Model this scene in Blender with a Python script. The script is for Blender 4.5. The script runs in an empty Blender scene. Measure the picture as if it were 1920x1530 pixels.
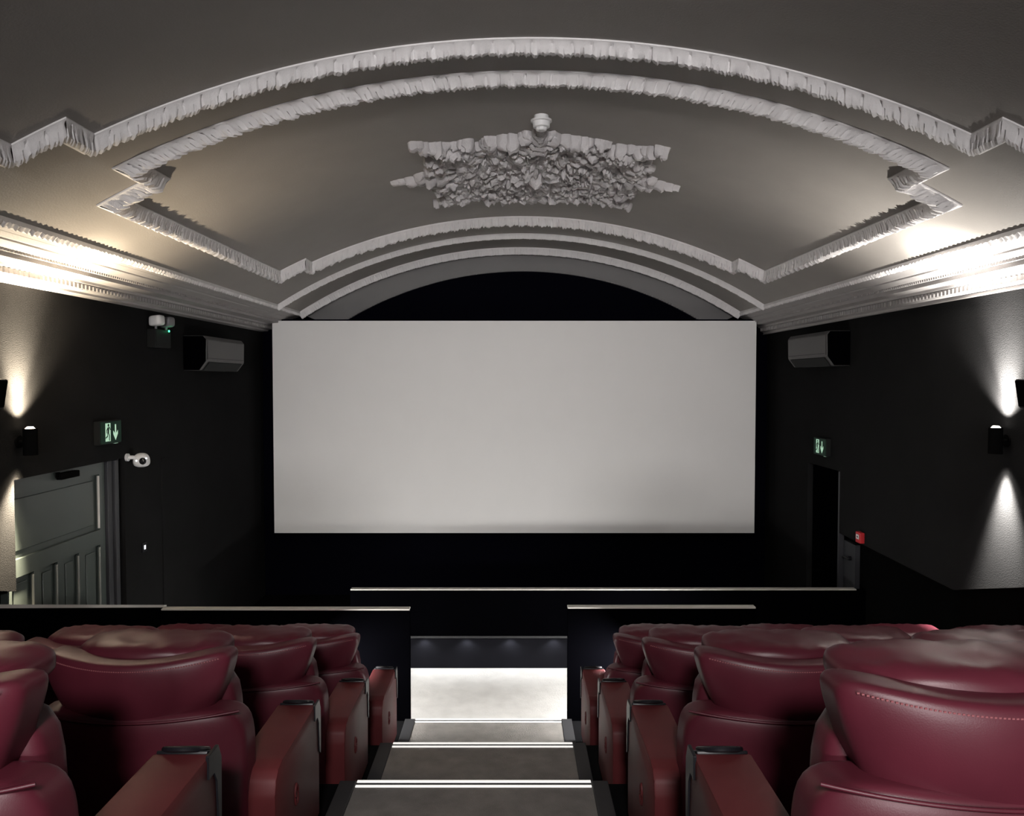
import bpy, bmesh, math, random
from mathutils import Vector, Matrix, noise
PI = math.pi
C = bpy.context.scene.collection
SC = bpy.context.scene

# ------------------------------------------------------------------ camera, world, exposure
cam_d = bpy.data.cameras.new('camera'); cam = bpy.data.objects.new('camera', cam_d); C.objects.link(cam)
cam_d.sensor_width = 36.0; cam_d.lens = 36.0*1500/1920; cam_d.clip_start = 0.02
cam.location = (0, 0, 3.05); cam.rotation_euler = (math.radians(90)-math.atan(53/1500), 0, 0)
SC.camera = cam
w = bpy.data.worlds.new('world'); SC.world = w; w.use_nodes = True
w.node_tree.nodes['Background'].inputs[0].default_value = (0.6, 0.6, 0.65, 1)
w.node_tree.nodes['Background'].inputs[1].default_value = 0.0
vs = SC.view_settings
vs.view_transform = 'Standard'; vs.look = 'None'; vs.exposure = 0.0; vs.gamma = 1.0; vs.use_curve_mapping = False

def lamp(kind, name, loc, power, color, parent=None, target=None, **kw):
    d = bpy.data.lights.new(name, kind); d.energy = power; d.color = color
    for k, v in kw.items(): setattr(d, k, v)
    o = bpy.data.objects.new(name, d); C.objects.link(o)
    o.location = loc
    if target is not None:
        o.rotation_euler = (Vector(target)-Vector(loc)).to_track_quat('-Z', 'Y').to_euler()
    if parent is not None: o.parent = parent
    return o

# house light at the back of the auditorium, behind the camera
HOUSE = lamp('AREA', 'house_light', (0.1, -7.0, 3.1), 80, (1.0, 0.965, 0.96), target=(0.1, 5.0, 4.7), spread=math.radians(60), shape='RECTANGLE', size=1.6, size_y=0.6)
SEAT_FILL = lamp('SPOT', 'ceiling_downlight', (0.0, -2.0, 4.7), 860, (1.0, 0.95, 0.94), target=(0.0, 5.0, 1.5), spot_size=math.radians(58), spot_blend=0.6, shadow_soft_size=0.25)  # unseen fill spot, added to brighten the seat backs
# the projector in the booth: its beam leaves through the port in the rear wall
PROJ = lamp('SPOT', 'projector_beam', (0.03, -10.30, 4.65), 1000, (1.0, 0.985, 0.97), target=(0.03, 10.9, 2.40), spot_size=math.radians(40), spot_blend=0.0, shadow_soft_size=0.002)
SCONCE = dict(up_wide=720, up_narrow=2000, down_wide=60, down_narrow=2400)
WARM, NEUTRAL = (1.0, 0.83, 0.60), (1.0, 0.95, 0.88)

# ------------------------------------------------------------------ materials
def mat(name, col, rough=0.6, metal=0.0, bump=0.0, bscale=60.0, var=0.0, vscale=3.0, emit=None, estr=0.0, spec=0.5, coat=0.0):
    m = bpy.data.materials.new(name); m.use_nodes = True
    nt = m.node_tree; b = nt.nodes['Principled BSDF']
    b.inputs['Base Color'].default_value = (*col, 1); b.inputs['Roughness'].default_value = rough
    b.inputs['Metallic'].default_value = metal; b.inputs['Specular IOR Level'].default_value = spec
    b.inputs['Coat Weight'].default_value = coat
    tc = nt.nodes.new('ShaderNodeTexCoord')
    n = nt.nodes.new('ShaderNodeTexNoise'); n.inputs['Scale'].default_value = vscale; n.inputs['Detail'].default_value = 6
    nt.links.new(tc.outputs['Object'], n.inputs['Vector'])
    r = nt.nodes.new('ShaderNodeValToRGB')
    r.color_ramp.elements[0].position = 0.3; r.color_ramp.elements[1].position = 0.7
    r.color_ramp.elements[0].color = (*[c*(1-var) for c in col], 1)
    r.color_ramp.elements[1].color = (*[min(1, c*(1+var)) for c in col], 1)
    nt.links.new(n.outputs['Fac'], r.inputs['Fac']); nt.links.new(r.outputs['Color'], b.inputs['Base Color'])
    if bump:
        n2 = nt.nodes.new('ShaderNodeTexNoise'); n2.inputs['Scale'].default_value = bscale; n2.inputs['Detail'].default_value = 4
        nt.links.new(tc.outputs['Object'], n2.inputs['Vector'])
        bp = nt.nodes.new('ShaderNodeBump'); bp.inputs['Strength'].default_value = bump; bp.inputs['Distance'].default_value = 0.01
        nt.links.new(n2.outputs['Fac'], bp.inputs['Height']); nt.links.new(bp.outputs['Normal'], b.inputs['Normal'])
    if emit:
        b.inputs['Emission Color'].default_value = (*emit, 1); b.inputs['Emission Strength'].default_value = estr
    return m

M = dict(
    vault=mat('vault_paint', (0.265, 0.247, 0.229), 0.55, bump=0.12, bscale=90, var=0.04),
    plaster=mat('plaster_moulding', (0.82, 0.80, 0.80), 0.6, bump=0.3, bscale=120, var=0.05, vscale=12),
    cornice=mat('grey_cornice', (0.34, 0.325, 0.32), 0.6, bump=0.2, bscale=90, var=0.05, vscale=8),
    cove=mat('grey_arch_cove', (0.20, 0.195, 0.195), 0.7, bump=0.1, bscale=90, var=0.04),
    recess=mat('dark_recess', (0.008, 0.008, 0.010), 0.6, var=0.1, spec=0.0),
    rosette=mat('plaster_rosette', (0.56, 0.54, 0.545), 0.7, bump=0.4, bscale=90, var=0.10, vscale=9),
    wall=mat('black_wall_paint', (0.0150, 0.0150, 0.0153), 0.8, bump=0.25, bscale=140, var=0.06, spec=0.0),
    front=mat('black_screen_wall', (0.0025, 0.0025, 0.005), 0.9, var=0.05, spec=0.0),
    dado=mat('black_lower_wall', (0.003, 0.003, 0.003), 0.8, bump=0.2, bscale=80, var=0.1, spec=0.0),
    part=mat('black_partition', (0.0008, 0.0008, 0.0012), 0.7, bump=0.1, bscale=80, var=0.1, spec=0.0),
    cap=mat('pale_cap', (0.55, 0.53, 0.49), 0.5, var=0.05),
    screen=mat('screen_cloth', (0.78, 0.77, 0.755), 0.85, bump=0.05, bscale=300, var=0.01, spec=0.1),
    carpet=mat('stair_carpet', (0.20, 0.19, 0.178), 0.95, bump=0.6, bscale=220, var=0.14, vscale=9, spec=0.05),
    tier=mat('black_tier_carpet', (0.006, 0.006, 0.0065), 0.9, bump=0.4, bscale=200, var=0.15, spec=0.0),
    skirt=mat('grey_stair_edging', (0.018, 0.018, 0.020), 0.6, var=0.1),
    floor=mat('pale_floor', (0.62, 0.61, 0.59), 0.85, bump=0.5, bscale=60, var=0.07, vscale=7, spec=0.1),
    alu=mat('nosing_added_glow', (0.80, 0.79, 0.76), 0.40, 0.0, var=0.03, emit=(1.0, 0.98, 0.94), estr=0.75),  # emission added so the metal strips show bright white
    leather=mat('burgundy_leather', (0.080, 0.0125, 0.022), 0.40, bump=0.05, bscale=330, var=0.12, vscale=5, spec=0.36),
    leather_top=mat('burgundy_leather_arm', (0.098, 0.019, 0.021), 0.5, bump=0.05, bscale=330, var=0.12, vscale=5, spec=0.2),
    thread=mat('pale_thread', (0.24, 0.075, 0.085), 0.6, var=0.05),
    gap=mat('black_seat_gap', (0.006, 0.006, 0.008), 0.6, var=0.05),
    black_plastic=mat('black_plastic', (0.007, 0.007, 0.009), 0.36, var=0.1, spec=0.3),
    black_metal=mat('black_metal', (0.004, 0.004, 0.004), 0.6, var=0.1, spec=0.0),
    chrome=mat('satin_chrome', (0.55, 0.55, 0.56), 0.3, 0.9, var=0.02),
    door=mat('grey_green_door', (0.065, 0.080, 0.073), 0.38, var=0.06, vscale=2),
    beadhighlight=mat('door_bead_highlight', (0.20, 0.21, 0.19), 0.2, var=0.05, coat=0.6),  # paler than the leaf: edge highlights put into the bead colour
    frame=mat('dark_grey_frame', (0.030, 0.031, 0.036), 0.5, var=0.1),
    white_plastic=mat('white_plastic', (0.78, 0.78, 0.78), 0.4, var=0.02),
    grey_plastic=mat('grey_plastic', (0.16, 0.16, 0.17), 0.5, var=0.05),
    ac=mat('grey_air_conditioner', (0.07, 0.068, 0.068), 0.5, var=0.04),
    dark_box=mat('dark_box', (0.012, 0.013, 0.013), 0.6, var=0.05, spec=0.1),
    green=mat('sign_green', (0.004, 0.022, 0.012), 0.5, var=0.05, spec=0.1, emit=(0.02, 0.10, 0.055), estr=0.05),
    sign_white=mat('sign_white', (0.5, 0.6, 0.5), 0.4, var=0.02, emit=(0.55, 1.0, 0.70), estr=0.42),
    led_green=mat('green_led', (0.0, 0.4, 0.15), 0.4, emit=(0.05, 1.0, 0.35), estr=6.0),
    led_white=mat('white_led', (0.8, 0.8, 0.8), 0.4, emit=(0.9, 0.95, 1.0), estr=1.5),
    lens_warm=mat('warm_lens', (0.9, 0.8, 0.7), 0.4, emit=(1.0, 0.82, 0.6), estr=14.0),
    lens_neutral=mat('neutral_lens', (0.9, 0.9, 0.85), 0.4, emit=(1.0, 0.94, 0.86), estr=14.0),
    spot_lens=mat('downlight_lens', (0.9, 0.9, 0.9), 0.4, emit=(0.95, 0.97, 1.0), estr=1.2),
    red=mat('red_plastic', (0.42, 0.02, 0.025), 0.4, var=0.05, emit=(0.5, 0.03, 0.04), estr=0.05),
    glass=mat('dark_glass', (0.01, 0.01, 0.012), 0.08, var=0.0),
)

# ------------------------------------------------------------------ mesh helpers
class MB:
    def __init__(s): s.bm = bmesh.new()
    def box(s, x0, x1, y0, y1, z0, z1, bev=0.0, seg=2):
        t = bmesh.new(); bmesh.ops.create_cube(t, size=1)
        for v in t.verts:
            v.co = Vector(((x0+x1)/2+v.co.x*(x1-x0), (y0+y1)/2+v.co.y*(y1-y0), (z0+z1)/2+v.co.z*(z1-z0)))
        if bev: bmesh.ops.bevel(t, geom=list(t.edges), offset=bev, segments=seg, affect='EDGES', profile=0.5)
        return s.add(t)
    def add(s, t, mtx=None):
        if mtx is not None: t.transform(mtx)
        me = bpy.data.meshes.new('tmp'); t.to_mesh(me); t.free(); s.bm.from_mesh(me); bpy.data.meshes.remove(me); return s
    def poly(s, pts): s.bm.faces.new([s.bm.verts.new(p) for p in pts]); return s
    def prism(s, pts, axis, a, b, bev=0.0):   # polygon in the two other axes extruded along axis
        def mk(p, t): return {'x': (t, p[0], p[1]), 'y': (p[0], t, p[1]), 'z': (p[0], p[1], t)}[axis]
        t = bmesh.new()
        A = [t.verts.new(mk(p, a)) for p in pts]; B = [t.verts.new(mk(p, b)) for p in pts]
        t.faces.new(A); t.faces.new(B[::-1]); n = len(pts)
        for i in range(n): t.faces.new([A[i], A[(i+1) % n], B[(i+1) % n], B[i]][::-1])
        bmesh.ops.recalc_face_normals(t, faces=list(t.faces))
        if bev: bmesh.ops.bevel(t, geom=list(t.edges), offset=bev, segments=2, affect='EDGES', profile=0.5)
        return s.add(t)
    def cyl(s, c, r, h, axis='z', n=24, r2=None):
        t = bmesh.new(); bmesh.ops.create_cone(t, cap_ends=True, segments=n, radius1=r, radius2=r if r2 is None else r2, depth=h)
        R = {'z': Matrix(), 'x': Matrix.Rotation(PI/2, 4, 'Y'), 'y': Matrix.Rotation(-PI/2, 4, 'X')}[axis]
        return s.add(t, Matrix.Translation(c) @ R)
    def tube(s, pts, r, n=6, closed=False):
        pts = [Vector(p) for p in pts]; rings = []; N = len(pts)
        for i, p in enumerate(pts):
            a = pts[i-1] if (i or closed) else p; b = pts[(i+1) % N] if (i < N-1 or closed) else p
            d = (b-a).normalized(); u = d.cross(Vector((0, 0, 1)))
            if u.length < 1e-3: u = d.cross(Vector((1, 0, 0)))
            u.normalize(); v = d.cross(u)
            rings.append([s.bm.verts.new(p+u*r*math.cos(2*PI*k/n)+v*r*math.sin(2*PI*k/n)) for k in range(n)])
        for i in range(N if closed else N-1):
            A, B = rings[i], rings[(i+1) % N]
            for k in range(n): s.bm.faces.new([A[k], A[(k+1) % n], B[(k+1) % n], B[k]])
        if not closed: s.bm.faces.new(rings[0][::-1]); s.bm.faces.new(rings[-1])
        return s
    def torus(s, c, R, r, n=28, m=8, axis='z', sq=1.0):
        pts = []
        for k in range(n):
            a = 2*PI*k/n; p = (R*math.cos(a), R*sq*math.sin(a))
            pts.append(Vector(c)+Vector({'z': (p[0], p[1], 0), 'x': (0, p[0], p[1]), 'y': (p[0], 0, p[1])}[axis]))
        return s.tube(pts, r, m, True)
    def lathe(s, prof, c=(0, 0, 0), n=32):
        rings = [[s.bm.verts.new((c[0]+r*math.cos(2*PI*k/n), c[1]+r*math.sin(2*PI*k/n), c[2]+z)) for k in range(n)] for r, z in prof]
        for A, B in zip(rings, rings[1:]):
            for k in range(n): s.bm.faces.new([A[k], A[(k+1) % n], B[(k+1) % n], B[k]])
        s.bm.faces.new(rings[0][::-1]); s.bm.faces.new(rings[-1]); return s
    def rbox(s, c, size, p=6.0, n=8, fn=None, mtx=None):      # rounded block: cube grid pushed to a superellipsoid, then shaped
        t = bmesh.new(); bmesh.ops.create_cube(t, size=2)
        bmesh.ops.subdivide_edges(t, edges=list(t.edges), cuts=n, use_grid_fill=True)
        for v in t.verts:
            q = v.co
            for _ in range(1):
                L = (abs(q.x)**p+abs(q.y)**p+abs(q.z)**p)**(1/p); q = q/L
            if fn: q = Vector(fn(q.x, q.y, q.z))
            v.co = Vector((c[0]+q.x*size[0]/2, c[1]+q.y*size[1]/2, c[2]+q.z*size[2]/2))
        return s.add(t, mtx)
    def shaped(s, c, size, p, n, fn):                        # as rbox, shaped in metres about its centre
        sx, sy, sz = size
        return s.rbox(c, (2, 2, 2), p, n, fn=lambda x, y, z: fn(x*sx/2, y*sy/2, z*sz/2))
    def sheet(s, rows, close=False):
        V = [[s.bm.verts.new(p) for p in r] for r in rows]
        for A, B in zip(V, V[1:]):
            for k in range(len(A)-1): s.bm.faces.new([A[k], A[k+1], B[k+1], B[k]])
        return s
    def build(s, name, m, parent=None, smooth=None, recalc=True):
        if recalc: bmesh.ops.recalc_face_normals(s.bm, faces=list(s.bm.faces))
        me = bpy.data.meshes.new(name); s.bm.to_mesh(me); s.bm.free(); me.materials.append(m)
        o = bpy.data.objects.new(name, me); C.objects.link(o)
        if smooth is not None:
            for p in me.polygons: p.use_smooth = True
            if smooth < 179:
                bm = bmesh.new(); bm.from_mesh(me); a = math.radians(smooth)
                for e in bm.edges:
                    if len(e.link_faces) == 2 and e.calc_face_angle(0) > a: e.smooth = False
                bm.to_mesh(me); bm.free()
        if parent is not None: o.parent = parent
        return o

def tag(o, label, cat, group=None, kind=None):
    o['label'] = label; o['category'] = cat
    if group: o['group'] = group
    if kind: o['kind'] = kind
    return o
def struct(o): o['kind'] = 'structure'; return o
def empty(name, loc=(0, 0, 0), rz=0.0):
    o = bpy.data.objects.new(name, None); C.objects.link(o); o.location = loc; o.rotation_euler = (0, 0, rz); o.empty_display_size = 0.1; return o
def copy_tree(o, parent=None):
    c = o.copy(); C.objects.link(c)
    if parent is not None: c.parent = parent
    for ch in [x for x in bpy.data.objects if x.parent == o]: copy_tree(ch, c)
    return c

# ------------------------------------------------------------------ room dimensions (metres)
XL, XR, YF, YB = -3.50, 3.58, 11.25, -9.5        # inner wall faces, screen wall, rear wall
CX, RV, ZA = 0.11, 5.60, 4.85                    # barrel vault: axis, radius, crown height
SPR = 3.03                                       # half width of the vault at its springing
SLOPE = 0.285                                    # rake of the seating
def vz(x): return ZA-RV+math.sqrt(RV*RV-(x-CX)**2)
def on_vault(s, y, b=0.0):                       # s = arc length from the crown, b = drop below the surface
    a = s/RV; return Vector((CX+(RV-b)*math.sin(a), y, ZA-RV+(RV-b)*math.cos(a)))
def s_of(x): return RV*math.asin(x/RV)

# ------------------------------------------------------------------ room shell
struct(MB().box(-4.4, 4.4, YB, 11.4, -0.1, 0.0).build('floor', M['tier']))
struct(MB().box(-2.9, XR+0.1, 6.62, 8.36, 0.0, 0.004).build('floor_walkway', M['floor']))
n = 64; S = s_of(SPR+0.06)
ceil = MB().sheet([[on_vault(-S+2*S*i/n, y) for i in range(n+1)] for y in [YB+(11.02-YB)*j/20 for j in range(21)]])
ceil.sheet([[on_vault(-S+2*S*i/n, y, -0.12) for i in range(n+1)] for y in (YB, 11.02)])
struct(ceil.build('ceiling', M['vault'], smooth=60))
struct(MB().box(-4.4, 4.4, YF, YF+0.15, 0, 5.2).build('wall_front', M['front']))
kx = 0.80/21.2; pxc, pzc = 0.03, 4.65+(2.40-4.65)*kx; phw, phh = 3.31*kx, 1.475*kx    # projection port
struct(MB().box(-4.4, pxc-phw, YB-0.01, YB, 0, 5.2).box(pxc+phw, 4.4, YB-0.01, YB, 0, 5.2).box(pxc-phw, pxc+phw, YB-0.01, YB, 0, pzc-phh).box(pxc-phw, pxc+phw, YB-0.01, YB, pzc+phh, 5.2).build('wall_back', M['wall']))
struct(MB().box(XL-0.30, XL-0.10, YB, YF, 0, 3.95).build('wall_left', M['dado']))
struct(MB().box(XR+0.10, XR+0.30, YB, YF, 0, 3.95).build('wall_right', M['dado']))
# upper wall lining: its lower edge follows the rake of the seats, then runs level
Lp = [(YB, 3.74), (YF, 3.74), (YF, 0), (7.20, 0), (7.20, 2.345), (5.60, 2.345), (5.60, 1.556), (0, 3.15), (YB, 3.15)]
struct(MB().prism(Lp, 'x', XL-0.10, XL).build('wall_left_lining', M['wall']))
Rp = [(YB, 3.70), (YF, 3.70), (YF, 0), (9.65, 0), (9.65, 2.05), (8.70, 2.05), (8.70, 1.375), (6.44, 1.345), (0, 3.18), (YB, 3.18)]
struct(MB().prism(Rp, 'x', XR, XR+0.10).build('wall_right_lining', M['wall']))

# cornices: profile swept along each wall, with a dentil course and a leafy top moulding
def cornice(name, sgn, xw, zw):
    x0 = CX+sgn*SPR; W = abs(xw-x0); m = MB()
    zt = vz(x0); dz = zt-zw
    prof = [(-0.01, 0.03), (-0.01, -0.01), (0.10, -0.052), (0.12, -0.052), (0.125, -0.062), (0.20, -0.085), (0.235, -0.088), (0.237, -0.125), (0.36, -0.132),
            (0.365, -0.150), (0.40, -0.152), (0.402, -0.190), (0.45, -0.200), (0.452, -0.215), (W, -0.225)]
    prof = [(a*W/0.54 if a > 0 else a, b*dz/0.225) for a, b in prof]
    m.sheet([[Vector((x0+sgn*a, y, zt+b)) for a, b in prof] for y in (YB, 11.2)])
    ax = 0.402*W/0.54; z1 = -0.155*dz/0.225; z2 = -0.188*dz/0.225
    y = 3.6
    while y < 11.15:
        m.box(min(x0+sgn*(ax-0.022), x0+sgn*(ax+0.005)), max(x0+sgn*(ax-0.022), x0+sgn*(ax+0.005)), y, y+0.034, zt+z2, zt+z1)
        y += 0.056
    a1 = 0.215*W/0.54
    y = 3.6
    while y < 11.15:
        xx = sorted((x0+sgn*(a1-0.012), x0+sgn*(a1+0.012)))
        m.box(xx[0], xx[1], y, y+0.02, zt-0.100*dz/0.225, zt-0.085*dz/0.225)
        y += 0.034
    o = struct(m.build(name, M['cornice']))
    # leafy bead at the springing of the vault
    m = MB(); rows = []; y = 3.0; rnd = random.Random(5)
    while y < 11.1:
        t = abs(math.sin(PI*y/0.055)); j = 0.010*rnd.random()
        rows.append([Vector((x0+sgn*a, y, vz(x0)+b)) for a, b in
                     [(-0.030, 0.022), (-0.036-0.006*t, 0.002-0.010*t-j), (-0.020, -0.018-0.018*t-j), (0.002, -0.022-0.012*t), (0.014, -0.012), (0.018, 0.004)]])
        y += 0.0138
    m.sheet(rows)
    struct(m.build(name.replace('cornice', 'bead'), M['plaster'], smooth=40))
cornice('trim_left_cornice', -1, XL, 3.715)
cornice('trim_right_cornice', 1, XR, 3.675)

# plaster mouldings on the vault, swept along a path in the unrolled surface
PROFILE = [(0, 0), (0, .16), (.07, .24), (.22, .60), (.38, .96), (.5, 1.0), (.62, .96), (.78, .60), (.93, .24), (1, .16), (1, 0)]
def moulding(name, path, width, drop, closed=True, jag=0.34, tooth=0.034, seed=1, step=0.0085):
    rnd = random.Random(seed); N = len(path); P = [Vector(p) for p in path]; m = MB()
    def mitre(i):
        pa, p, pb = P[(i-1) % N], P[i], P[(i+1) % N]
        d1 = (p-pa).normalized() if (closed or i > 0) else None
        d2 = (pb-p).normalized() if (closed or i < N-1) else None
        d1 = d1 or d2; d2 = d2 or d1
        n1, n2 = Vector((-d1.y, d1.x)), Vector((-d2.y, d2.x))
        b = (n1+n2); return b/(1+n1.dot(n2)) if 1+n1.dot(n2) > 1e-4 else n1
    mt = [mitre(i) for i in range(N)]
    for i in range(N if closed else N-1):
        j = (i+1) % N; L = (P[j]-P[i]).length; k = max(2, int(L/step)); rows = []
        ph = 0.0
        for q in range(k+1):
            t = q/k; r = []; l = t*L
            tooth_v = abs(math.sin(PI*l/tooth))**0.6; big = 0.5+0.5*math.sin(2*PI*l/(tooth*3.7)); jn = rnd.random()
            if q in (0, k): tooth_v, big, jn = 0.6, 0.5, 0.5
            for a, b in PROFILE:
                core = 1.0 if .3 < a < .7 else 0.35 if .1 < a < .9 else 0.0
                dent = max(0.0, math.cos(2*PI*l/(tooth*2.3)))**6 if .15 < abs(a-.5) < .35 else 0.0
                pt = P[i]*(1-t)+P[j]*t; dr = drop*(1+0.10*max(0.0, pt.y-4.7))
                bb = b*dr*(1-0.60*dent)*(1+core*jag*(0.5*tooth_v+0.45*big+0.6*jn-0.78)); aa = a*width+core*0.07*width*(tooth_v-0.5)*(1 if a > .5 else -1 if a < .4 else 0)
                p = (P[i]+mt[i]*aa)*(1-t)+(P[j]+mt[j]*aa)*t
                r.append(on_vault(p.x, p.y, bb-0.002))
            rows.append(r)
        m.sheet(rows)
    return struct(m.build(name, M['plaster'], smooth=35))
SO, SE = s_of(2.72), s_of(2.45)                  # outer sides and ears of the panel frames
def panel(yf, yn, ef, en):                       # counter-clockwise, so the width grows inwards
    return [(-SO, yn+en), (-SE, yn+en), (-SE, yn), (SE, yn), (SE, yn+en), (SO, yn+en), (SO, yf-ef), (SE, yf-ef), (SE, yf), (-SE, yf), (-SE, yf-ef), (-SO, yf-ef)]
moulding('trim_panel_moulding', panel(9.02, 4.72, 0.27, 0.34), 0.15, 0.066, seed=2)
moulding('trim_near_panel_moulding', panel(4.42, 0.12, 0.27, 0.34), 0.15, 0.063, seed=3, tooth=0.048)
S2 = s_of(SPR)
moulding('trim_rib_moulding', [(-S2, 9.90), (S2, 9.90)], 0.055, 0.045, closed=False, jag=0.10)
moulding('trim_end_rib_moulding', [(-S2, 10.94), (S2, 10.94)], 0.08, 0.06, closed=False, jag=0.08)
# cove ring between the end of the vault and the flat arch over the screen
m = MB(); rows = []; r2 = 4.79; cx2 = 0.15; za2 = 4.56
def inner(x): return za2-r2+math.sqrt(r2*r2-(x-cx2)**2)
for k in range(9):
    t = k/8; row = []
    for i in range(81):
        u = -1+2*i/80
        xo, xi = CX+u*SPR, cx2+u*2.62
        zo, zi = vz(xo), inner(xi)
        e = 1-math.cos(t*PI/2)
        row.append(Vector((xo+(xi-xo)*e, 11.0+0.20*math.sin(t*PI/2), zo+(zi-zo)*e)))
    rows.append(row)
m.sheet(rows); m.sheet([rows[-1], [Vector((p.x, YF, p.z)) for p in rows[-1]]])
for i in range(150):
    x = cx2-2.6+5.2*i/149; z = inner(x)
    m.box(x-0.010, x+0.010, 11.185, 11.215, z-0.004, z+0.026)
struct(m.build('trim_screen_arch', M['cove'], smooth=50))

# ------------------------------------------------------------------ tiers, stairs, low walls
ROWS = dict(A=(1.312, 1.615, 1.60, 2.86), B=(0.934, 2.90, 2.86, 4.118), C=(0.557, 4.17, 4.118, 5.375), D=(0.177, 5.43, 5.375, 6.643))  # floor z, seat back y, tier from, tier to
def tier(name, y0, y1, z): struct(MB().box(-2.95, XR+0.10, y0, y1, 0, z).build(name, M['tier']))
for k in 'DCBA': tier('floor_tier', ROWS[k][2], ROWS[k][3], ROWS[k][0])
tier('floor_tier', YB, 1.60, 1.69)
AX0, AX1 = -0.815, 0.417                         # carpeted part of the aisle
TL = {'D': 'lowest carpeted stair tread, ending at the bright floor in the gap',
      'C': 'dim grey carpeted stair tread, second up from the bright floor',
      'B': 'grey carpeted stair tread, third up from the bright floor, with worn spots',
      'A': 'uppermost grey carpeted stair tread, nearest the camera at the bottom of the frame'}
for k in 'DCBA':
    z, _, y0, y1 = ROWS[k]
    t = MB().box(AX0, AX1, y0+0.002, y1-0.002, z, z+0.012, 0.003).build('stair_tread', M['carpet'])
    if k == 'A' : pass
    tag(t, TL[k], 'stair tread', 'carpeted treads of the centre aisle')
    n = MB()
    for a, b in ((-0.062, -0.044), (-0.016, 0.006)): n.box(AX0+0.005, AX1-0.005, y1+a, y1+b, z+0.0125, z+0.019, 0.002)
    nz = n.build('nosing', M['alu'], t); nz['label'] = 'white double nosing strip with added glow'
    MB().box(AX0+0.005, AX1-0.005, y1-0.043, y1-0.017, z+0.0122, z+0.015).build('nosing_groove', M['gap'], nz)
    for sx, nm in ((AX0, -1), (AX1, 1)):
        e = MB().box(*sorted((sx, sx+nm*0.085)), y0+0.002, y1-0.002, z, z+0.02, 0.004).build('stair_edging', M['skirt'])
        tag(e, f"dark grey edging strip along the {'left' if nm < 0 else 'right'} side of the {dict(D='lowest', C='second lowest', B='third lowest', A='uppermost')[k]} aisle tread", 'edging', 'dark edging strips of the aisle')

def partition(name, label, x0, x1, y0, y1, z, capx=None):
    r = empty(name, ((x0+x1)/2, (y0+y1)/2, 0)); tag(r, label, 'low wall')
    ox, oy = r.location.x, r.location.y
    MB().box(x0-ox, x1-ox, y0-oy, y1-oy, 0.001, z-0.014).build('panel', M['part'], r)
    c = MB().box(x0-ox-0.0, x1-ox, y0-oy-0.004, y1-oy+0.002, z-0.014, z, 0.003).build('cap', M['cap'], r); c['label'] = 'pale narrow cap'
    return r
partition('half_wall', 'black half-height wall with pale cap left of the gap, before the left seats', -2.95, -0.862, 6.665, 6.73, 1.125)
partition('half_wall', 'short black half-height wall with pale cap right of the gap, before the right seats', 0.469, 2.05, 6.665, 6.73, 1.14)
# side balustrade that follows the rake on the left
r = empty('side_balustrade', (-3.0, 5.0, 0)); tag(r, 'black raked side partition with pale cap beneath the panelled door', 'low wall')
bz = lambda y: 1.125+SLOPE*(6.78-y)
MB().prism([(6.78-5, 0.001), (6.78-5, bz(6.78)-0.022), (2.0-5, bz(2.0)-0.022), (2.0-5, 0.001)], 'x', -0.05, 0.045).build('panel', M['part'], r)
MB().prism([(6.78-5, bz(6.78)-0.022), (6.78-5, bz(6.78)), (2.0-5, bz(2.0)), (2.0-5, bz(2.0)-0.022)], 'x', -0.06, 0.045).build('cap', M['cap'], r)['label'] = 'pale narrow cap'
# long low wall under the screen with a lit recess at its foot
r = empty('stage_front_wall', (1.0, 8.29, 0)); tag(r, 'long low black wall with pale cap under the screen, with lit recess', 'low wall')
FX0, FX1 = -1.68, XR
MB().box(FX0-1, FX1-0.901, -0.05, 0.02, 0.385, 0.862).build('panel', M['part'], r)
MB().box(FX0-1, FX1-1, 0.06, 0.12, 0.005, 0.385).box(FX0-1, FX1-1, 0.0, 0.12, 0.370, 0.384).build('recess_back', M['recess'], r)
MB().box(FX0-1, FX1-1, -0.052, 0.022, 0.863, 0.875, 0.003).build('cap', M['cap'], r)['label'] = 'pale narrow cap'
MB().box(FX0-1, FX1-1, -0.060, 0.055, 0.362, 0.385, 0.003).build('lip', M['skirt'], r)
for i, x in enumerate((-0.92, -0.475, -0.02, 0.44)):
    d = MB().cyl((x-1, 0.0, 0.360), 0.022, 0.006).torus((x-1, 0.0, 0.358), 0.026, 0.004).build('downlight', M['spot_lens'], r, smooth=40)
    d['label'] = 'small round downlight under the lip'
    lamp('SPOT', 'downlight_beam', (x-1, 0.0, 0.350), 5.5, (0.96, 0.98, 1.0), parent=r, target=(x-1, -0.05, -1), spot_size=math.radians(128), spot_blend=0.5, shadow_soft_size=0.03)
# floor wash from strips on the far side of the half walls
for x0, x1 in ((-2.9, -0.9), (0.5, 2.0)):
    s = MB().box(x0, x1, 6.733, 6.76, 0.80, 0.83, 0.004).build('strip_light', M['spot_lens'])
    tag(s, f"slim light strip on the far face of the {'left' if x0 < 0 else 'right'} half-height wall, lighting the floor", 'light', 'light strips behind the half walls')
    lamp('AREA', 'strip_beam', ((x0+x1)/2, 6.78, 0.785), 85, (1.0, 0.98, 0.95), target=((x0+x1)/2+(0.7 if x0 < 0 else -0.7), 7.35, 0.0), shape='RECTANGLE', size=x1-x0, size_y=0.03)

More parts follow.
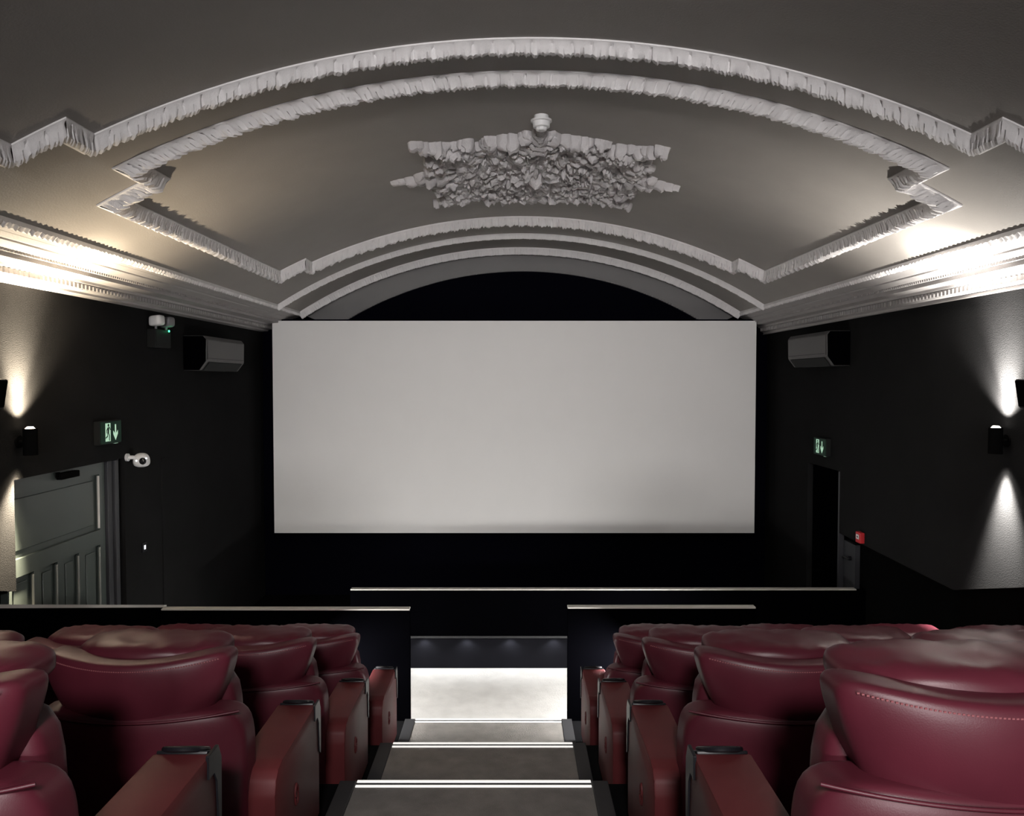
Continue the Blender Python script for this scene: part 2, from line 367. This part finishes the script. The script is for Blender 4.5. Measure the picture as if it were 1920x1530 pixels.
# ------------------------------------------------------------------ cinema screen
r = empty('cinema_screen', (0.03, 10.9, 0)); tag(r, 'wide blank pale cinema screen hanging on the black front wall', 'screen')
MB().sheet([[Vector((-3.287+6.578*i/24, 0, 0.95+2.90*j/12)) for i in range(25)] for j in range(13)]).sheet(
    [[Vector((x, 0.012, z)) for x in (-3.287, 3.291)] for z in (0.95, 3.85)]).build('screen_cloth', M['screen'], r)
MB().box(-3.30, 3.30, 0.02, 0.10, 0.93, 3.87).build('backing_frame', M['front'], r)
for x in (-3.25, 3.25): MB().box(x-.05, x+.05, 0.10, 0.349, 1.2, 3.5).build('wall_bracket', M['black_metal'], r)

# ------------------------------------------------------------------ rosette
def leaf(m, s, y, ang, L, W, Hh, lift=0.0):
    c = on_vault(s, y, lift)
    up = (Vector((CX, y, ZA-RV))-c).normalized(); ey = Vector((0, 1, 0)); ex = ey.cross(up).normalized()
    d = ex*math.cos(ang)+ey*math.sin(ang); e = up.cross(d)
    mt = Matrix(((d.x, e.x, up.x, c.x), (d.y, e.y, up.y, c.y), (d.z, e.z, up.z, c.z), (0, 0, 0, 1)))
    o3 = Vector((s*7, y*7, ang)); Hh *= 1+0.45*noise.noise(o3*2.3)
    def cr(x, y, z):
        k = 1+0.30*noise.noise(Vector((x, y, z))*1.7+o3)+0.18*noise.noise(Vector((x, y, z))*4+o3)
        return (x*k, y*(1-0.25*x)*k, z*(1-0.2*x)*k)
    m.rbox((0, 0, 0), (L, W, Hh*2), 2.5, 3, fn=cr, mtx=mt)
ros = empty('ceiling_rosette', (0.20, 6.87, ZA)); tag(ros, 'large grey plaster rosette of leaves and scrolls on the arched ceiling', 'ceiling ornament')
ros_parts = []
RC = Vector((0.09, 6.87))                        # centre in unrolled coordinates (arc length, y)
def add_ros(mb, name, label=None):
    o = mb.build(name, M['rosette'], smooth=50); o.parent = ros
    o.matrix_parent_inverse = Matrix.Translation(-ros.location)
    if label: o['label'] = label
rnd = random.Random(11)
m = MB()                                         # dense field of leaves
for i in range(22):
    for j in range(20):
        u = -0.90+1.80*(i+0.5)/22+rnd.uniform(-.03, .03); v = -0.88+1.76*(j+0.5)/20+rnd.uniform(-.03, .03)
        r_ = math.hypot(u, v); a = math.atan2(v, u)
        lim = 0.74+0.20*abs(math.cos(2*a+PI/2))
        if r_ > lim*1.02 or r_ < 0.20: continue
        q = noise.noise(Vector((u*3, v*3, 0.3)))
        leaf(m, RC.x+u, RC.y+v, a+q*2.4, rnd.uniform(.09, .17), rnd.uniform(.06, .10), rnd.uniform(.065, .095)*(1+0.3*q))
add_ros(m, 'leaf_field')
for k, (R1, nb, sz) in enumerate(((0.30, 26, .040), (0.47, 44, .036), (0.64, 60, .034))):
    m = MB()
    for i in range(nb):
        a = 2*PI*i/nb; leaf(m, RC.x+R1*math.cos(a), RC.y+R1*math.sin(a), a, sz*1.3, sz*1.3, 0.105-0.012*k)
    add_ros(m, 'beaded_ring')
m = MB()
for i in range(12):
    a = 2*PI*i/12; leaf(m, RC.x+.14*math.cos(a), RC.y+.14*math.sin(a), a, .16, .075, .11)
leaf(m, RC.x, RC.y, 0, .14, .14, .15)
add_ros(m, 'centre_flower')
for sx in (-1, 1):
    for sy in (-1, 1):                           # corner scrolls
        m = MB()
        for i in range(15):
            a = i*0.62; rr = 0.145-0.0075*i
            leaf(m, RC.x+sx*(0.66+rr*math.cos(a)), RC.y+sy*(0.70+rr*math.sin(a)), a+1.57, .10, .07, .075+.003*i)
        for t, zz in ((0.0, .11), (.05, .08), (.09, .10), (.13, .07), (.17, .085)):
            leaf(m, RC.x+sx*(0.76+t), RC.y+sy*(0.80+t*0.75)+rnd.uniform(-.02, .02), rnd.uniform(0, 3), .12-t*.2, .10-t*.15, zz)
        for t in range(4):
            for e in range(3):
                leaf(m, RC.x+sx*(0.52-.10*t+rnd.uniform(-.06, .06)), RC.y+sy*(0.84+rnd.uniform(-.05, .05)), rnd.uniform(0, 3), rnd.uniform(.06, .13), rnd.uniform(.05, .09), rnd.uniform(.055, .10))
                leaf(m, RC.x+sx*(0.85+rnd.uniform(-.05, .05)), RC.y+sy*(0.52-.10*t+rnd.uniform(-.06, .06)), rnd.uniform(0, 3), rnd.uniform(.06, .12), rnd.uniform(.05, .08), rnd.uniform(.05, .085))
        add_ros(m, 'corner_scroll')
for sx, sy in ((1, 0), (-1, 0), (0, 1), (0, -1)):    # pointed finials
    m = MB()
    for t, wd, zz in ((0.80, .20, .10), (0.89, .17, .09), (0.98, .14, .085), (1.06, .10, .075), (1.13, .07, .06), (1.18, .05, .05)):
        leaf(m, RC.x+sx*t, RC.y+sy*t, math.atan2(sy, sx), .13, wd, zz)
        if t < 1.0:
            for e in (-1, 1): leaf(m, RC.x+sx*t+sy*e*wd*.6, RC.y+sy*t+sx*e*wd*.6, math.atan2(sy, sx)+e*.7, .11, .07, zz*.8)
    if sy:
        for e in (-1, 1):
            for t in (.10, .19, .27, .34): leaf(m, RC.x+e*t, RC.y+sy*(0.96-t*.28), rnd.uniform(0, 3), .13, .11, rnd.uniform(.09, .12))
    add_ros(m, 'finial')

# white ceiling sensor just in front of the rosette
r = empty('ceiling_sensor', (0.20, 5.52, vz(0.20))); tag(r, 'small white round sensor hanging from the ceiling above the rosette', 'sensor')
MB().cyl((0, 0, -0.015), 0.05, 0.03).build('mounting_base', M['white_plastic'], r, smooth=40)
MB().lathe([(0.072, -0.03), (0.072, -0.042), (0.060, -0.045), (0.058, -0.078), (0.045, -0.084)]).build('housing', M['white_plastic'], r, smooth=30)
MB().lathe([(0.043, -0.084), (0.036, -0.100), (0.022, -0.105)], n=10).build('lens_cap', M['white_plastic'], r)

# ------------------------------------------------------------------ things on the walls
def wall_frame(sgn, x, y, z):                    # local axes: +X out of the wall, +Y along the wall, +Z up
    return (x, y, z), (0.0 if sgn < 0 else PI)
def sconce(sgn, x, y, z, label, color, lens):
    loc, rz = wall_frame(sgn, x, y, z)
    r = empty('wall_sconce', loc, rz); tag(r, label, 'wall lamp', 'black up-and-down wall lamps')
    MB().cyl((0.006, 0, 0), 0.045, 0.012, 'x').cyl((0.025, 0, 0), 0.014, 0.04, 'x', 12).build('bracket', M['black_metal'], r, smooth=40)
    MB().lathe([(0.040, -0.095), (0.047, -0.095), (0.047, 0.095), (0.040, 0.095), (0.040, 0.088), (0.001, 0.088)], (0.085, 0, 0)).build('body', M['black_metal'], r, smooth=40)
    for dz, s_, k in ((0.097, 1, 'up'), (-0.090, -1, 'down')):
        MB().cyl((0.085, 0, dz), 0.038, 0.020 if s_ > 0 else 0.004, r2=0.020 if s_ > 0 else None).build('lens', lens, r)
        for wd, ang in (('wide', 116 if s_ > 0 else 84), ('narrow', 60 if s_ > 0 else 54)):
            lamp('SPOT', 'sconce_beam', (0.085, 0, dz+s_*0.012), SCONCE[k+'_'+wd], color, parent=r, target=(0.085 if wd == 'wide' else 0.06, -0.24 if s_*sgn > 0 and s_ < 0 else 0.0, dz+s_), spot_size=math.radians(ang), spot_blend=1.0, shadow_soft_size=0.03)
    return r
sconce(-1, XL, 5.66, 2.61, 'black cylindrical wall lamp with warm light on the left wall beside the door', WARM, M['lens_warm'])
sconce(1, XR, 5.77, 2.61, 'black cylindrical wall lamp with white light on the right wall', NEUTRAL, M['lens_neutral'])

def speaker(sgn, x, y, z, label):
    loc, rz = wall_frame(sgn, x, y, z)
    r = empty('wall_speaker', loc, rz); tag(r, label, 'speaker', 'black wall speakers')
    MB().prism([(0.06, 0.0), (0.25, 0.02), (0.28, 0.21), (0.06, 0.21)], 'y', -0.13, 0.13, 0.012).build('cabinet', M['black_plastic'], r)
    MB().prism([(0.252, 0.03), (0.258, 0.03), (0.286, 0.20), (0.280, 0.20)], 'y', -0.115, 0.115).build('grille', M['black_metal'], r)
    MB().box(0.0, 0.07, -0.03, 0.03, 0.06, 0.14, 0.004).build('bracket', M['black_metal'], r)
    MB().cyl((0.20, 0, -0.006), 0.018, 0.02, 'z', 14).build('fixing_knob', M['grey_plastic'], r)
speaker(-1, XL, 4.99, 2.845, 'black wall speaker at the left edge, above the warm wall lamp')
speaker(1, XR, 5.13, 2.845, 'black wall speaker at the right edge, above the white wall lamp')

def exit_sign(sgn, x, y, z, label):
    loc, rz = wall_frame(sgn, x, y, z)
    r = empty('exit_sign', loc, rz); tag(r, label, 'sign', 'green running man exit signs')
    f = -1 if sgn > 0 else 1                     # reading direction along local y after the half turn
    g = 1
    MB().box(0.0, 0.055, -0.185, 0.185, -0.10, 0.10, 0.006).build('housing', M['dark_box'], r)
    MB().box(0.0551, 0.058, -0.175, 0.175, -0.092, 0.092).build('face', M['green'], r)
    # after the half turn of the right wall the local y axis already points left-to-right for the viewer
    e = 0.0585
    def pl(pts, m, name, off=0.0):
        b = MB(); b.prism([(p[0], p[1]) for p in pts], 'x', e+off, e+off+0.0015); return b.build(name, m, r)
    pl([(-.10, -.075), (-.015, -.075), (-.015, .08), (-.10, .08)], M['sign_white'], 'doorway_symbol')
    b = MB(); o2 = e+0.002
    def pr(pts): b.prism(pts, 'x', o2, o2+0.001)
    pr([(-.052+.013*math.cos(k*PI/6), .062+.013*math.sin(k*PI/6)) for k in range(12)])
    pr([(-.066, .045), (-.040, .045), (-.046, -.005), (-.070, -.005)])
    pr([(-.042, .044), (-.022, .020), (-.002, .022), (-.002, .030), (-.020, .030), (-.036, .052)])
    pr([(-.066, .044), (-.088, .020), (-.084, -.006), (-.076, -.006), (-.078, .017), (-.062, .032)])
    pr([(-.058, -.002), (-.046, -.004), (-.030, -.030), (-.034, -.070), (-.044, -.070), (-.042, -.032)])
    pr([(-.070, -.002), (-.058, -.004), (-.066, -.036), (-.100, -.050), (-.102, -.040), (-.074, -.028)])
    b.build('running_man_symbol', M['green'], r)
    pl([(.062, .065), (.082, .065), (.082, -.015), (.112, .012), (.112, -.018), (.072, -.072), (.032, -.018), (.032, .012), (.062, -.015)], M['sign_white'], 'arrow_symbol')
    MB().box(0.02, 0.045, 0.09, 0.14, -0.104, -0.098).build('lower_light', M['sign_white'], r)
exit_sign(-1, XL, 6.86, 2.60, 'green running man exit sign with down arrow above the panelled door')
exit_sign(1, XR, 9.14, 2.285, 'smaller green exit sign with down arrow on the dark right wall')

# left door: one tall upper panel, four narrow lower ones
def left_door():
    r = empty('door_1', (XL-0.10, 5.58, 0)); r['kind'] = 'structure'
    Y0, Y1, H = 0.0, 1.36, 2.34
    ys = [0.06, 0.06+0.30, 0.06+0.61, 0.06+0.92, 0.06+1.235]
    m = MB()
    m.box(0.0, 0.020, Y0, Y1, 0.01, H)                                # recessed panel plane
    m.box(0.020, 0.05, Y0, 0.05, 0.01, H).box(0.020, 0.05, 1.275, Y1, 0.01, H)
    m.box(0.020, 0.05, 0.05, 1.275, H-0.10, H).box(0.020, 0.05, 0.05, 1.275, 1.63, 1.76).box(0.020, 0.05, 0.05, 1.275, 0.01, 0.25)
    for y in ys[1:4]: m.box(0.020, 0.05, y-0.045, y+0.045, 0.25, 1.63)
    m.build('leaf', M['door'], r)
    for i in range(4):
        a = (ys[i]+0.045 if i else 0.05)+0.05; b = (ys[i+1]-0.045 if i < 3 else 1.275)-0.05
        MB().box(0.020, 0.030, a, b, 0.30, 1.58, 0.006).build('lower_panel', M['door'], r)
    for y, z0, z1 in [(1.262, 1.775, 2.225)]+[(y-0.055, 0.27, 1.61) for y in ys[1:4]]+[(1.262, 0.27, 1.61)]:
        b = MB().tube([(0.046, y, z0), (0.046, y, z1)], 0.010, 12).build('panel_bead', M['cap'] if z0 > 1 else M['beadhighlight'], r, smooth=60)  # strip and beads coloured pale to carry highlights on the panel edges
        if z0 > 1: b['label'] = 'pale vertical strip coloured as a highlight'
    MB().box(0.020, 0.028, 0.10, 1.22, 1.81, 2.19, 0.006).build('upper_panel', M['door'], r)
    MB().box(0.052, 0.10, 0.62, 0.88, H-0.07, H-0.02, 0.006).box(0.06, 0.075, 0.60, 0.64, H-0.05, H-0.01).build('door_closer', M['black_metal'], r)
    fr = MB().box(0.0, 0.075, 1.37, 1.45, 0, 2.34, 0.004).box(0.0, 0.095, 1.462, 1.52, 0, 2.34, 0.004).box(0.0, 0.06, 1.53, 1.60, 0, 2.34, 0.004)
    fr.build('door_frame', M['frame'], r)
left_door()
def right_door():
    r = empty('door_2', (XR+0.10, 8.40, 0)); r['kind'] = 'structure'
    MB().box(-0.045, 0.0, 0.30, 1.22, 0.01, 2.03).build('leaf', M['part'], r)
    MB().box(-0.098, -0.0, 0.301, 0.345, 0.0, 2.045).build('door_frame', M['frame'], r)
    MB().box(-0.05, -0.0, 0.0, 0.29, 0.01, 1.30).build('jamb_panel', M['frame'], r)
    MB().cyl((-0.07, 0.10, 1.14), 0.025, 0.03, 'x').box(-0.105, -0.085, 0.05, 0.20, 1.13, 1.15, 0.006).build('handle', M['black_plastic'], r)
right_door()
struct(MB().box(XL, XL+0.012, 7.95, 8.03, 0, 2.27).build('trim_left_pilaster', M['wall']))

# dome camera
r = empty('dome_camera', (XL, 7.33, 2.315)); tag(r, 'white dome security camera on the left wall beside the door frame', 'camera')
MB().cyl((0.01, -0.09, 0.03), 0.035, 0.02, 'x').tube([(0.02, -0.09, 0.03), (0.05, -0.08, 0.03), (0.09, -0.04, 0.02)], 0.018, 10).build('bracket', M['white_plastic'], r, smooth=40)
MB().rbox((0.105, -0.02, 0.0), (0.135, 0.135, 0.13), 2.6, 8, fn=lambda x, y, z: (x*(1-.12*z), y*(1-.12*z), z)).build('housing', M['white_plastic'], r, smooth=60)
MB().rbox((0.140, -0.075, -0.005), (0.065, 0.045, 0.065), 2.0, 6).build('lens', M['glass'], r, smooth=60)
MB().cyl((0.170, -0.065, 0.02), 0.007, 0.01, 'y', 10).build('infrared_led', M['led_white'], r)
MB().cyl((0.090, -0.090, 0.0), 0.007, 0.01, 'y', 10).build('infrared_led', M['led_white'], r)

# light switch with a glowing indicator
r = empty('light_switch', (XL, 7.55, 1.46)); tag(r, 'small black wall switch with a glowing white indicator right of the panelled door', 'switch')
MB().box(0, 0.012, -0.045, 0.045, -0.045, 0.045, 0.003).build('plate', M['black_plastic'], r)
MB().box(0.012, 0.016, -0.015, 0.012, -0.02, 0.02, 0.002).build('indicator', M['led_white'], r)

# twin emergency light
r = empty('emergency_light', (XL, 7.85, 3.32)); tag(r, 'twin-headed emergency light with green indicator on the left wall under the cornice', 'emergency light')
MB().box(0, 0.09, -0.17, 0.17, 0.04, 0.22, 0.008).build('battery_box', M['dark_box'], r)
for dy in (-0.10, 0.13):
    h = MB().rbox((0.07, dy, 0.30), (0.12, 0.13, 0.10), 5, 5, fn=lambda x, y, z: (x, y, z+0.15*x)).build('lamp_head', M['white_plastic'] if dy < 0 else M['grey_plastic'], r, smooth=60)
    h['label'] = 'white lamp head' if dy < 0 else 'grey lamp head'
    MB().cyl((0.06, dy, 0.235), 0.012, 0.04, 'z', 12).build('stem', M['grey_plastic'], h)
MB().cyl((0.093, 0.12, 0.212), 0.010, 0.008, 'x', 12).build('indicator', M['led_green'], r)
lamp('POINT', 'indicator_glow', (0.12, 0.12, 0.215), 0.05, (0.1, 1.0, 0.4), parent=r, shadow_soft_size=0.01)

# air conditioners
def air_con(sgn, x, y, z, label):
    loc, rz = wall_frame(sgn, x, y, z)
    r = empty('air_conditioner', loc, rz); tag(r, label, 'air conditioner', 'wall air conditioners beside the screen')
    MB().prism([(0.0, 0.0), (0.17, 0.0), (0.245, 0.10), (0.25, 0.33), (0.22, 0.37), (0.0, 0.37)], 'y', -0.60, 0.60, 0.008).build('casing', M['ac'], r)
    MB().prism([(0.175, -0.002), (0.18, -0.004), (0.248, 0.085), (0.242, 0.088)], 'y', -0.52, 0.52).build('louvre', M['dark_box'], r)
    MB().prism([(0.004, 0.004), (0.17, 0.004), (0.24, 0.10), (0.245, 0.33), (0.215, 0.365), (0.004, 0.365)], 'y', *((-0.606, -0.60) if sgn < 0 else (0.60, 0.606))).build('end_cap_shade', M['part'], r)['label'] = 'end cap coloured black as shade'  # near end coloured black to stand for its unlit side
    MB().box(0.249, 0.254, -0.57, 0.57, 0.115, 0.325, 0.002).build('front_panel', M['ac'], r)
    MB().box(0.253, 0.2555, -0.55, 0.55, 0.128, 0.132).build('panel_seam', M['dark_box'], r)
air_con(-1, XL, 9.13, 3.15, 'grey wall air conditioner left of the screen, high on the left wall')
air_con(1, XR, 9.08, 3.20, 'dim grey wall air conditioner right of the screen, high on the right wall')

# red fire alarm call point
r = empty('call_point', (XR, 8.12, 1.44), PI); tag(r, 'small red fire alarm call point on the right wall beside the door', 'fire alarm')
MB().box(0, 0.05, -0.055, 0.055, -0.055, 0.055, 0.008).build('housing', M['red'], r)
MB().box(0.0502, 0.053, -0.032, 0.032, -0.015, 0.032).build('white_plate', M['white_plastic'], r)
MB().cyl((0.054, 0, 0.008), 0.010, 0.003, 'x', 12).build('button_mark', M['black_plastic'], r)

# ------------------------------------------------------------------ seats
# local frame: x across, y towards the screen, z up; origin under the back of the shell
def seat_meshes():
    P = {}
    P['lower_back'] = MB().shaped((0, 0.09, 0.462), (0.84, 0.18, 0.80), 7, 22,
        lambda x, y, z: (x, y+0.095*(x/0.42)**2+0.012*((0.4-z)/0.8)**2, z+0.015*(x/0.42)**2)).build('lower_back', M['leather'], smooth=70)
    def mid_fn(x, y, z):
        t = (z+0.1275)/0.255; u = x/0.3625
        return (x*(1-0.28*(1-t)**1.7), y+0.105*u*u+0.030*(1-t)**2-0.010*math.sin(PI*t)+(0.01*t), z+0.030*u*u*t-0.10*max(0, y)*t)
    P['upper_back'] = MB().shaped((0, 0.080, 0.930), (0.725, 0.15, 0.255), 8, 16, mid_fn).build('upper_back', M['leather'], smooth=70)
    def pil_fn(x, y, z):
        u = x/0.31; e = min(1, 0.35+abs(y)/0.1)
        nn = noise.noise(Vector((x*9, y*9, z*4)))*0.007+noise.noise(Vector((x*30, y*16, 3)))*0.007*e
        return (x, y+0.09*u*u+nn*0.5, z*(1-0.25*u*u)+nn*(1 if z > -0.02 else .2))
    P['headrest'] = MB().shaped((0, 0.240, 1.030), (0.59, 0.28, 0.14), 3.4, 18, pil_fn).build('headrest', M['leather'], smooth=80)
    P['headrest_slot'] = MB().tube([(-0.26+0.52*i/24, 0.100+0.09*((-0.26+0.52*i/24)/0.33)**2, 1.032-0.004*(abs(i-12)/12)**2) for i in range(25)], 0.010, 6).build('headrest_slot', M['gap'])
    P['backrest'] = MB().rbox((0, 0.30, 0.66), (0.68, 0.15, 0.62), 6, 8, fn=lambda x, y, z: (x, y-0.6*z*0.4, z)).build('backrest', M['leather'], smooth=70)
    P['seat_cushion'] = MB().rbox((0, 0.50, 0.36), (0.66, 0.50, 0.19), 5, 8, fn=lambda x, y, z: (x, y, z*(1-.1*x*x))).build('seat_cushion', M['leather'], smooth=70)
    P['footrest'] = MB().rbox((0, 0.70, 0.20), (0.64, 0.09, 0.30), 6, 6).build('footrest', M['leather'], smooth=70)
    P['plinth'] = MB().box(-0.36, 0.36, 0.08, 0.66, 0.001, 0.10, 0.006).build('plinth', M['gap'])
    # stitched seams
    m = MB()
    for i in range(76):
        x = -0.33+0.66*(i+.3)/76; u = x/0.37; y = 0.0145+0.105*u*u
        z = 1.034+0.028*u*u; m.box(x, x+0.0055, y-0.001, y+0.003, z, z+0.0035)
    P['stitching'] = m.build('stitching', M['thread'])
    m = MB(); m.tube([(0.42*(-0.96+1.92*i/40), 0.008+0.095*(-0.96+1.92*i/40)**2, 0.845+0.014*(-0.96+1.92*i/40)**2) for i in range(41)], 0.005, 6)
    P['piping'] = m.build('piping', M['leather'], smooth=80)
    return P
PM = seat_meshes()
def arm_meshes(sgn):                             # aisle arm; sgn = side of the seat (+1 right, -1 left)
    A = {}
    x0, x1 = sorted((sgn*0.345, sgn*0.525)) if True else None
    prof = [(0.05, 0.05), (0.05, 0.50), (0.065, 0.555), (0.10, 0.588), (0.16, 0.60), (0.69, 0.60), (0.74, 0.575), (0.755, 0.54), (0.75, 0.05)]
    m = MB(); m.prism([(a, b) for a, b in prof], 'x', x0, x1, 0.012)
    A['armrest'] = m.build('armrest', M['leather_top'], smooth=40)
    xo = sgn*0.525
    m = MB()
    h = MB(); h.torus((0, 0, 0.004), 0.064, 0.008).cyl((0, 0, 0.0), 0.060, 0.004).box(-0.078, 0.078, -0.035, 0.045, -0.012, 0.0, 0.004)
    h.bm.transform(Matrix.Translation((sgn*0.435, 0.725, 0.594)) @ Matrix.Rotation(-0.42, 4, 'X'))
    me = bpy.data.meshes.new('tmp'); h.bm.to_mesh(me); h.bm.free(); m.bm.from_mesh(me); bpy.data.meshes.remove(me)
    A['cup_holder'] = m.build('cup_holder', M['black_plastic'], smooth=40)
    m = MB(); pz = [(0.655, 0.608), (0.655, 0.535), (0.70, 0.535), (0.722, 0.50), (0.732, 0.36), (0.757, 0.34), (0.760, 0.56), (0.735, 0.608)]
    m.prism(pz, 'x', *sorted((xo-sgn*0.004, xo+sgn*0.006)), 0.0015)
    A['control_panel'] = m.build('control_panel', M['black_plastic'])
    m = MB(); m.torus((xo+sgn*0.002, 0.34, 0.36), 0.020, 0.006, 20, 6, 'x', 2.2).cyl((xo+sgn*0.001, 0.34, 0.36), 0.012, 0.006, 'x', 16)
    A['recline_button'] = m.build('recline_button', M['leather_top'], smooth=50)
    return A
def inner_arm(sgn):
    x0, x1 = sorted((sgn*0.345, sgn*0.425))
    return MB().prism([(0.22, 0.05), (0.22, 0.56), (0.26, 0.60), (0.70, 0.60), (0.71, 0.57), (0.71, 0.05)], 'x', x0, x1, 0.01).build('armrest', M['leather_top'], smooth=40)
def seat_proto(kind, side):                      # side: +1 seat of the right block, -1 of the left
    r = empty('cinema_armchair')
    for k, o in PM.items():
        c = o.copy(); C.objects.link(c); c.parent = None; c.parent = r
    objs = {c.name.split('.')[0]: c for c in bpy.data.objects if c.parent == r}
    for a, b in (('headrest_slot', 'headrest'), ('stitching', 'upper_back'), ('piping', 'lower_back')): objs[a].parent = objs[b]
    objs['plinth']['label'] = 'black plinth'; objs['stitching']['label'] = 'pale stitched seam'
    far = inner_arm(side); far.parent = r; far.data.transform(Matrix.Translation((0, 0.09, 0)))
    if kind == 'aisle':
        A = arm_meshes(-side)
        for q in A.values(): q.data.transform(Matrix.Translation((0, 0.09, 0)))
        A['armrest'].parent = r
        for k in ('cup_holder', 'control_panel', 'recline_button'): A[k].parent = A['armrest']
        A['cup_holder']['label'] = 'black cup holder ring'; A['control_panel']['label'] = 'black angled control panel'
    return r
protos = {(k, s): seat_proto(k, s) for k in ('aisle', 'inner') for s in (-1, 1)}
used = set()
ROWTXT = dict(A='row nearest the camera', B='second row from the camera', C='third row from the camera', D='foremost row')
XS = {1: (1.075, 1.945, 2.815), -1: (-1.44, -2.31)}
seats = [(-1, 'A', 0), (-1, 'B', 0), (-1, 'B', 1), (-1, 'C', 0), (-1, 'C', 1), (-1, 'D', 0), (-1, 'D', 1),
         (1, 'A', 0), (1, 'B', 0), (1, 'B', 1), (1, 'C', 0), (1, 'C', 1), (1, 'C', 2), (1, 'D', 0), (1, 'D', 1), (1, 'D', 2)]
for side, row, i in seats:
    key = ('aisle' if i == 0 else 'inner', side)
    if key in used: o = copy_tree(protos[key])
    else: o = protos[key]; used.add(key)
    z, yb, _, _ = ROWS[row]
    o.location = (XS[side][i], yb, z+0.001)
    sd = 'right' if side > 0 else 'left'
    if i == 0: lab = f'burgundy leather armchair beside the aisle on its {sd}, {ROWTXT[row]}'
    elif side < 0: lab = f'burgundy leather armchair outermost on the left, {ROWTXT[row]}'
    else: lab = f'burgundy leather armchair, {"second" if i == 1 else "third"} right of the aisle, {ROWTXT[row]}'
    tag(o, lab, 'armchair', 'burgundy leather cinema armchairs')
for o in PM.values(): bpy.data.objects.remove(o)
